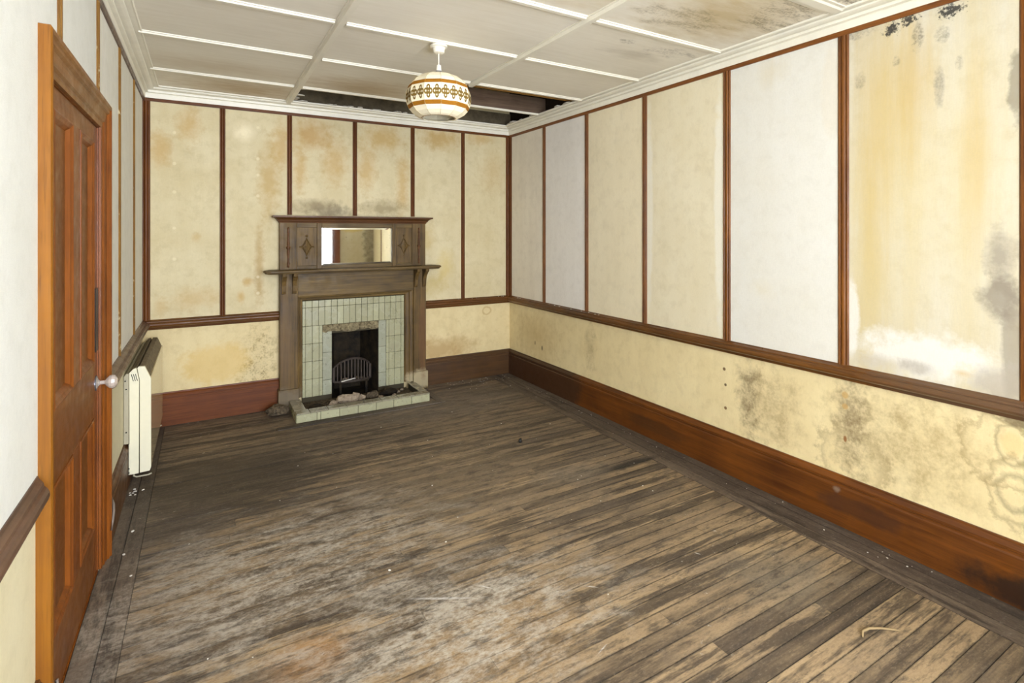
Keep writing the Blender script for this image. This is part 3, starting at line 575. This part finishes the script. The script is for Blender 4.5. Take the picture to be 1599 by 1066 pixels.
# overmantel
YO = 5.0
mbx('overmantel_back', 'oak_z', (.575, 1.915, YO+.012, Y0, 1.216, 1.64), 0)
for x0, x1 in ((.575, .715), (1.775, 1.915)): mbx('overmantel_stile', 'oak_z', (x0, x1, YO, YO+.02, 1.216, 1.635))
for x0, x1 in ((.885, .928), (1.575, 1.618)): mbx('mirror_stile', 'oak_z', (x0, x1, YO-.002, YO+.02, 1.216, 1.635))
for a, b in ((.715, .885), (.928, 1.575), (1.618, 1.775)):
    mbx('overmantel_rail', 'oak_x', (a, b, YO+.001, YO+.02, 1.585, 1.635)); mbx('overmantel_rail', 'oak_x', (a, b, YO+.001, YO+.02, 1.216, 1.248))
mm = [((.928, 1.575), 0, 0), ((.928, 1.575), 0, 1)]
x0, x1, z0, z1 = .926, 1.577, 1.246, 1.587; i_ = .018
mir = mk(MB().add([(x0, YO+.010, z0), (x1, YO+.010, z0), (x1, YO+.010, z1), (x0, YO+.010, z1), (x0+i_, YO+.008, z0+i_), (x1-i_, YO+.008, z0+i_), (x1-i_, YO+.008, z1-i_), (x0+i_, YO+.008, z1-i_), (x0, YO+.014, z0), (x1, YO+.014, z0), (x1, YO+.014, z1), (x0, YO+.014, z1)],
     [(4, 5, 6, 7), (0, 1, 5, 4), (1, 2, 6, 5), (2, 3, 7, 6), (3, 0, 4, 7), (8, 9, 1, 0), (9, 10, 2, 1), (10, 11, 3, 2), (11, 8, 0, 3), (8, 11, 10, 9)]).build('mirror', 'mirror'))
mir['label'] = 'bevelled rectangular mirror'
for xc in (.645, 1.845):     # turned half spindles
    prof = [(.004, 0), (.009, .012), (.006, .025), (.010, .04), (.006, .05), (.007, .10), (.010, .145), (.006, .155), (.014, .17), (.014, .18), (.006, .195), (.010, .205), (.007, .25), (.006, .30), (.010, .31), (.006, .325), (.009, .34), (.003, .355)]
    mk(MB().lathe([(q_*1.25, z_) for q_, z_ in prof], (xc, YO-.004, 1.235), 10).build('spindle', 'oak_top', smooth=True))
for xc in (.800, 1.697):     # carved lozenge with beads
    zc = 1.415; pts = [(0, .085), (.028, .03), (.048, 0), (.028, -.03), (0, -.085), (-.028, -.03), (-.048, 0), (-.028, .03)]
    def rg(s, d): return [(xc+x*s, YO+.012-d, zc+z*s) for x, z in pts]
    mb = MB().loft([rg(1, 0), rg(.97, .010), rg(.86, .012), rg(.74, .006), rg(.70, .003), rg(.40, .007), rg(.05, .014)])
    for bx, bz, r in ((0, .098, .011), (0, -.098, .009), (.055, 0, .009), (-.055, 0, .009)): mb.lathe([(.001, -r), (r*.8, -r*.6), (r, 0), (r*.8, r*.6), (.001, r)], (xc+bx, YO+.008, zc+bz), 8)
    mk(mb.build('carved_lozenge', 'oak_z'))
CP = [(0, 1.628), (.004, 1.628), (.008, 1.640), (.016, 1.644), (.020, 1.656), (.040, 1.672), (.058, 1.676), (.058, 1.690), (0, 1.692)]
def cring(d, z): return [(.575-d, Y0, z), (.575-d, YO-d, z), (1.915+d, YO-d, z), (1.915+d, Y0, z)]
mk(MB().loft([cring(d, z) for d, z in CP[1:-1]]).build('overmantel_cornice', 'oak_top'))

# ---------------------------------------------------------------- tiled fireplace
tf = tag(empty('tiled_fireplace', (1.235, YB, 0)), 'pale green tiled fireplace insert with sooty black opening', 'fireplace')
def tk(o): return kid(o, tf)
TY = 5.035
tk(MB().box(.765, 1.02, TY, Y0, 0, .94).box(1.45, 1.705, TY, Y0, 0, .94).box(1.02, 1.45, TY, Y0, .62, .94).build('grout_bed', 'grout'))
def tile(x0, x1, z0, z1, mat='tile'):
    if x1-x0 < .006 or z1-z0 < .006: return
    g = .0012; j = random.uniform(-.0012, .0012)
    tk(box('tile', mat, (x0+g, x1-g, TY-.007+j, TY, z0+g, z1-g), None, .0022))
rows = [.065, .225, .384, .543, .702, .868, .930]
# side columns: slim edge strip, two tiles, one half tile, then the inner margin
for cs, off in (((.765, .792, .850, .908, .938), 0), ((1.524, 1.552, 1.608, 1.672, 1.705), 1)):
    for a, b in zip(cs, cs[1:]):
        sh = random.choice((0, 0, .05)) if (b-a) < .04 else 0
        for c, d in zip(rows[:5], rows[1:5]): tile(a, b, c, d)
# header rows across
xs = [.765, .792]+[.792+.0553*i for i in range(1, 16)]+[1.672, 1.705]
for a, b in zip(xs, xs[1:]):
    tile(a, b, .702, .868); tile(a, b, .868, .930)
for x0, x1 in ((.938, 1.020), (1.450, 1.524)):
    zz = [.065, .20, .45, .64 if x0 < 1.2 else .702]
    for c, d in zip(zz, zz[1:]): tile(x0, x1, c, d, 'tile_in')
# broken header edge where tiles have fallen
mb = MB(); N = 16
top = [(.938+(1.45-.938)*i/N, .700) for i in range(N+1)]; bot = [(.938+(1.45-.938)*i/N, .632+random.uniform(-.010, .012)) for i in range(N+1)]
fr = [[(x, TY-.002-random.uniform(0, .008), z) for x, z in top], [(x, TY-.006-random.uniform(0, .012), (.66+random.uniform(-.012, .012))) for x, _ in top], [(x, TY-.002-random.uniform(0, .008), z) for x, z in bot], [(x, TY+.03, z) for x, z in bot]]
tk(mb.loft(fr, close=False, caps=False).build('broken_header', 'rough'))
# firebox
fb = MB(); A = [(1.02, TY), (1.45, TY), (1.36, 5.36), (1.11, 5.36)]
for (xa_, ya_), (xb_, yb2) in ((A[0], A[3]), (A[3], A[2]), (A[2], A[1])):
    fb.add([(xa_, ya_, 0), (xb_, yb2, 0), (xb_, yb2, .72), (xa_, ya_, .72)], [(0, 1, 2, 3)])
fb.add([(*p, .72) for p in A], [(0, 1, 2, 3)]).add([(*p, .012) for p in A], [(3, 2, 1, 0)])
tk(fb.build('firebox', 'soot'))

# hearth with tiled kerb
he = tag(empty('hearth', (1.22, 4.8, 0)), 'low hearth kerb of pale green tiles in front of the fireplace', 'hearth')
def hk(o): return kid(o, he)
HX0, HX1, HY, HZ, HT = .650, 1.792, 4.572, .080, .088
hk(MB().box(HX0+.004, HX1-.004, HY+.004, HY+HT-.004, .001, HZ-.006).box(HX0+.004, HX0+HT, HY+.01, 4.965, .001, HZ-.006).box(HX1-HT+.02, HX1-.004, HY+.01, 4.965, .001, HZ-.006).build('kerb_core', 'grout'))
hk(box('hearth_bed', 'ash', (HX0+HT, HX1-HT+.02, HY+HT-.004, TY-.001, .001, .022)))
def htile(b, mat): return hk(box('tile', mat, b, None, .003))
fx = [HX0, .81, .838, .99, 1.145, 1.30, 1.455, 1.62, HX1]
for a, b in zip(fx, fx[1:]): htile((a+.0012, b-.0012, HY-.002, HY+.006, .002, HZ-.012), 'tile')
tx = [HX0, HX0+.105, .90, 1.05, 1.20, 1.35, 1.50, 1.65, HX1]
for a, b in zip(tx, tx[1:]): htile((a+.0012, b-.0012, HY-.006, HY+HT, HZ-.012, HZ), 'tile_top')
for x0, x1, xf in ((HX0, HX0+HT, HX0-.002), (HX1-HT+.02, HX1, HX1-.004)):
    for a, b in ((HY+HT, 4.78), (4.78, 4.965)):
        htile((x0-.004 if x0 == HX0 else x0, x1+.004 if x1 == HX1 else x1, a+.001, b-.001, HZ-.012, HZ), 'tile_top')
        htile((xf, xf+.006, a-.08 if a < 4.7 else a+.001, b-.001, .002, HZ-.013), 'tile')
# dark timber edging let into the floor round the hearth
for b in ((.50, 1.905, 4.475, 4.535), (1.845, 1.905, 4.535, 4.965)):
    o = box('hearth_border', 'border', (b[0], b[1], b[2], b[3], .0005, .008), None, .002); kid(o, he)

# grate
gr = tag(empty('fire_grate', (1.22, 5.06, 0)), 'rusty arched iron fire grate with vertical bars', 'grate')
def gk(o): return kid(o, gr)
def gx(t): return 1.045+.335*t                     # along the front
def gy(t): return 5.075-.045*math.sin(math.pi*t)
def gz(t): return .255+.115*math.sin(math.pi*(t*.90+.05))**.62
arc = [(gx(t), gy(t), gz(t)) for t in [i/16 for i in range(17)]]
gk(MB().loft([[(x, y, z-.011), (x, y-.010, z-.009), (x, y-.012, z+.009), (x, y, z+.012)] for x, y, z in arc]).build('top_rail', 'iron'))
gk(MB().loft([[(x, y, .150), (x, y-.010, .150), (x, y-.010, .168), (x, y, .168)] for x, y, z in arc]).build('bottom_rail', 'iron'))
for i in range(12):
    t = i/11; x, y, z = gx(t), gy(t), gz(t); wd = .010 if i in (0, 11) else .0055
    gk(MB().loft([[(x-wd, y-.008, q), (x+wd, y-.008, q), (x+wd, y, q), (x-wd, y, q)] for q in (.155, z)]).build('bar', 'iron'))
gk(box('ash_tray', 'soot', (1.09, 1.37, 5.07, 5.25, .13, .15)))
for x in (1.10, 1.34): gk(box('leg', 'soot', (x, x+.02, 5.085, 5.105, .012, .152)))
lp = MB().box(-.065, .065, -.006, .006, -.002, .002).build('metal_strip', 'flake'); lp.location = (1.165, 5.018, .176); lp.rotation_euler = (.3, -.12, .05)
tag(lp, 'thin pale strip lying across the front of the grate', 'strip')

# rubble and dirt on the hearth
def rock(name, c, r, seed, mat):
    rd = random.Random(seed); rings = []
    for i in range(1, 6):
        ph = math.pi*i/6
        rings.append([(c[0]+r[0]*math.sin(ph)*math.cos(a)*rd.uniform(.75, 1.15), c[1]+r[1]*math.sin(ph)*math.sin(a)*rd.uniform(.75, 1.15), max(c[2], c[2]+r[2]*(1-math.cos(ph))*rd.uniform(.88, 1.1)*.5*2)) for a in [2*math.pi*q/9 for q in range(9)]])
    return MB().loft(rings).build(name, mat)
tag(rock('plaster_lump', (1.115, 4.80, .022), (.10, .05, .048), 3, 'stone'), 'largest pale plaster lump on the hearth below the grate', 'rubble')
tag(rock('plaster_lump', (.985, 4.79, .022), (.042, .04, .028), 5, 'stone'), 'grey plaster lump left of the largest lump', 'rubble')
tag(rock('plaster_lump', (1.235, 4.82, .022), (.038, .03, .03), 6, 'stone'), 'small plaster lump touching the right of the largest lump', 'rubble')
tag(rock('plaster_lump', (1.345, 4.85, .022), (.065, .04, .034), 8, 'ash'), 'brown dirty lump right of centre on the hearth', 'rubble')
tag(rock('soot_heap', (1.50, 4.86, .022), (.09, .06, .035), 9, 'soot'), 'black soot heap at the right foot of the fire opening', 'soot')
tag(rock('soot_heap', (.84, 4.79, .022), (.07, .05, .022), 10, 'soot'), 'black soot heap in the left end of the hearth', 'soot')
for i in range(14):
    x = random.uniform(.78, 1.68); r = random.uniform(.010, .022)
    tag(rock('rubble_chip', (x, random.uniform(4.69, 4.97), .022), (r*1.3, r, r*.7), 20+i, random.choice(('stone', 'ash', 'stone'))), 'small plaster chip among the hearth rubble', 'rubble', 'plaster chips on the hearth')
for i in range(7):
    x = random.uniform(1.12, 1.34); r = random.uniform(.010, .02)
    tag(rock('ash_lump', (x, random.uniform(5.085, 5.12), .15), (r*1.2, r, r*.7), 50+i, 'stone' if i % 3 == 0 else 'ash'), 'small cinder lying inside the iron grate', 'cinder', 'cinders in the grate')
tag(rock('dirt_heap', (.545, 4.86, 0), (.10, .07, .045), 70, 'ash'), 'grey dust heap beside the left plinth of the mantelpiece', 'dirt')

# ---------------------------------------------------------------- storage heater
ht = tag(empty('panel_heater', (XL, 4.28, 0)), 'cream metal panel heater on the left wall under the dado rail', 'heater')
def hh(o): return kid(o, ht)
HA, HB = 3.93, 5.0
def ext(name, mat, prof, y0, y1): return hh(MB().loft([[(x, y0, z) for x, z in prof], [(x, y1, z) for x, z in prof]]).build(name, mat, None, .0015))
mid = [(-.384, .082), (-.338, .082), (-.336, .646), (-.350, .724), (-.366, .718), (-.386, .696)]
frn = [(-.333, .084), (-.283, .086), (-.276, .105), (-.276, .650), (-.308, .728), (-.338, .730), (-.346, .722), (-.333, .646)]
bp = ext('back_plate', 'beige_metal', [(-.413, .268), (-.388, .268), (-.388, .693), (-.400, .693), (-.413, .675)], HA+.004, HB)
ec = ext('end_cap', 'cream_metal', mid, HA-.002, HA+.02); ext('end_cap', 'cream_metal', frn, HA-.002, HA+.02)
ext('body', 'dusty', [(x, z-.001) for x, z in mid], HA+.021, HB)
ext('front_cover', 'front_metal', [(-.333, .084), (-.283, .086), (-.276, .105), (-.276, .650), (-.279, .656), (-.333, .646)], HA+.021, HB)
ext('top_grille', 'dusty', [(-.332, .650), (-.284, .658), (-.309, .722), (-.338, .724)], HA+.021, HB)
hh(box('bracket', 'cream_metal', (-.388, -.3845, HA-.001, HA+.012, .082, .266), None, .001))
for q in range(3):
    x = -.376+q*.010; (MB().loft([[(x+i*.010+a, HA-.004, .688-i*.042) for a in (0, .003)]+[(x+i*.010+a, HA+.001, .688-i*.042) for a in (.003, 0)] for i in (0, 1)]).build('vent_slot', 'slot', ec))
for x, z in ((-.405, .65), (-.400, .60), (-.400, .34), (-.386, .12), (-.386, .095)): box('screw', 'slot', (x-.003, x+.003, HA-.004, HA+.005, z-.003, z+.003), bp)
for yy in (HA+.03, HB-.10):
    hh(MB().tube([(-.365, yy, .084), (-.365, yy, .060), (-.352, yy, .052), (-.290, yy, .052), (-.275, yy, .058)], .005).build('foot', 'beige_metal'))

# ---------------------------------------------------------------- pendant lamp
LX, LY = 1.236, 3.005
pl = tag(empty('pendant_lamp', (LX, LY, ZC)), 'cream fabric pendant lamp with mustard bands and flower pattern', 'lamp')
def lk(o): return kid(o, pl)
lk(MB().lathe([(.052, ZC-.012), (.052, ZC-.022), (.040, ZC-.026), (.036, ZC-.036), (.033, ZC-.056), (.020, ZC-.060), (.001, ZC-.060)], (LX, LY, 0), 24).build('ceiling_rose', 'white_plastic', smooth=False))
lk(MB().tube([(LX, LY, ZC-.05), (LX, LY, 2.555)], .0035, 8).build('flex', 'white_plastic'))
lk(MB().lathe([(.008, 2.562), (.014, 2.558), (.016, 2.53), (.018, 2.528), (.018, 2.515)], (LX, LY, 0), 16).build('lamp_holder', 'white_plastic'))
lk(MB().lathe([(.0185, 2.524), (.0195, 2.518), (.0185, 2.500), (.017, 2.498)], (LX, LY, 0), 16).build('shade_ring', 'grey_metal'))
NG = 12; R0 = .196
SP = [(.030, 2.506), (.075, 2.500), (.120, 2.482), (.155, 2.456), (.180, 2.424), (.193, 2.388), (.196, 2.352), (.190, 2.318), (.176, 2.286), (.154, 2.262), (.126, 2.246), (.100, 2.238)]
def prof_at(t):
    t = max(0, min(1, t))*(len(SP)-1); i = min(int(t), len(SP)-2); f = t-i
    return SP[i][0]*(1-f)+SP[i+1][0]*f, SP[i][1]*(1-f)+SP[i+1][1]*f
PH = .21
def gore(a):                                    # scallop factor of a gored shade
    u = (a*NG/(2*math.pi)) % 1; return math.cos(math.pi/NG)/math.cos((u-.5)*2*math.pi/NG)
def spt(a, t, off=0):
    r, z = prof_at(t); r = r*gore(a)+off; return (LX+r*math.cos(a+PH), LY+r*math.sin(a+PH), z)
rings = [[spt(2*math.pi*q/96, i/33) for q in range(96)] for i in range(34)]
sh = lk(MB().loft(rings, caps=False).build('shade', 'shade', smooth=False))
sm = sh.modifiers.new('thickness', 'SOLIDIFY'); sm.thickness = .002; sm.offset = -1
for q in range(NG):
    b = MB().tube([spt(2*math.pi*q/NG, i/22, .0008) for i in range(23)], .0011, 5).build('seam', 'shade_seam'); b.parent = sh
def band(t0, t1): return MB().loft([[spt(2*math.pi*q/96, t, .0012+o) for q in range(96)] for t, o in ((t0, 0), ((t0*2+t1)/3, .0006), ((t0+t1*2)/3, .0006), (t1, 0))], caps=False)
for t0, t1 in ((.345, .405), (.665, .730)):
    b = band(t0, t1).build('band', 'band'); b.parent = sh
b = band(.985, 1.0).build('bottom_trim', 'band'); b.parent = sh
mb = MB(); NMt = 24
for q in range(NMt):
    ac = 2*math.pi*(q+.5)/NMt
    for du, dv, ru, rv in ((0, .060, .058, .046), (0, -.060, .058, .046), (.070, 0, .062, .050), (-.070, 0, .062, .050), (0, 0, .036, .030)):
        o_ = []; i2 = []
        for s_ in range(9):
            th = 2*math.pi*s_/8+math.pi/8
            o_.append(spt(ac+du+ru*math.cos(th), .535+dv+rv*math.sin(th), .0016)); i2.append(spt(ac+du+ru*.36*math.cos(th), .535+dv+rv*.36*math.sin(th), .0016))
        mb.loft([o_, i2], close=False, caps=False)
b = mb.build('flower_pattern', 'motif'); b.parent = sh
b = MB().tube([(LX+.03*math.cos(a), LY+.03*math.sin(a), 2.505) for a in [2*math.pi*q/16 for q in range(17)]], .0025).build('wire_ring', 'grey_metal'); b.parent = sh
lk(MB().lathe([(.014, 2.500), (.015, 2.47), (.027, 2.43), (.030, 2.405), (.022, 2.38), (.001, 2.372)], (LX, LY, 0), 16).build('bulb', 'white_plastic', smooth=True))

# ---------------------------------------------------------------- small things on the floor
tag(MB().lathe([(.001, 0), (.013, 0), (.014, .012), (.010, .020), (.010, .028), (.001, .029)], (2.02, 3.345, 0), 10).build('black_plug', 'black'), 'small black plug lying on the floor past the middle of the room', 'plug')
tag(MB().tube([(2.175, 1.075, .004), (2.20, 1.088, .008), (2.235, 1.082, .010), (2.28, 1.06, .008), (2.315, 1.035, .006), (2.335, 1.02, .004)], [.003, .005, .005, .004, .004, .002]).build('dry_stem', 'twig', smooth=True), 'curled dry stem on the boards at the lower right', 'stem')
fm = []
for i in range(5):
    rd = random.Random(90+i); pts = [(math.cos(a)*rd.uniform(.5, 1), math.sin(a)*rd.uniform(.5, 1)) for a in [2*math.pi*q/6 for q in range(6)]]
    o = MB().loft([[(x, y, 0) for x, y in pts], [(x*.85, y*.85, .35) for x, y in pts]]).build('paint_flake', 'flake'); fm.append(o.data); bpy.data.objects.remove(o)
def flake(x, y, z, s, label, grp):
    o = bpy.data.objects.new('paint_flake', random.choice(fm)); C.objects.link(o); o.location = (x, y, z)
    o.scale = (s, s*random.uniform(.6, 1.2), s*random.uniform(.5, .9)); o.rotation_euler = (0, 0, random.uniform(0, 6.3)); tag(o, label, 'paint flake', grp)
G1 = 'white flake fallen in the far corner by the skirting'
for i in range(46): 
    t_ = random.random(); flake(random.gauss(2.45, .22) if t_ < .6 else random.uniform(2.0, 2.85), min(5.03, 5.03-abs(random.gauss(0, .16))), .0003, random.uniform(.003, .0075), G1, 'flakes in the far corner')
for i in range(34): 
    yy = random.uniform(1.0, 4.6); flake(2.88-abs(random.gauss(0, .06)), yy, .0003, random.uniform(.003, .006), 'white flake along the foot of the right skirting', 'flakes along the right skirting')
for i in range(46): flake(random.uniform(-.15, 2.5), random.uniform(.9, 4.3), .0003, random.uniform(.003, .0075), 'white flake scattered on the open floorboards', 'flakes on the open floor')
for x, yy, s in ((-.35, 3.87, .012), (-.36, 3.85, .011), (-.37, 3.83, .010), (-.31, 3.87, .012), (-.355, 3.90, .012), (-.345, 3.82, .008), (-.375, 3.86, .008)): flake(x, yy, .0003, s, 'white plaster flake below the near end of the heater', 'flakes below the heater')
for x, yy, s in ((-.315, 3.36, .010), (-.33, 3.14, .011), (-.28, 2.93, .008)): flake(x, yy, .0003, s, 'white flake on the dark border board beside the door', 'flakes beside the door')
for i in range(11): flake(XR-.028+random.uniform(-.01, .01), random.uniform(3.2, 4.95), .8478, random.uniform(.005, .012), 'white flake resting on the right dado rail near the corner', 'flakes on the right dado rail')
for i in range(7): flake(random.uniform(2.2, 2.85), YB-.028+random.uniform(-.01, .01), .8478, random.uniform(.004, .011), 'white flake resting on the dado rail right of the mantelpiece', 'flakes on the back dado rail')
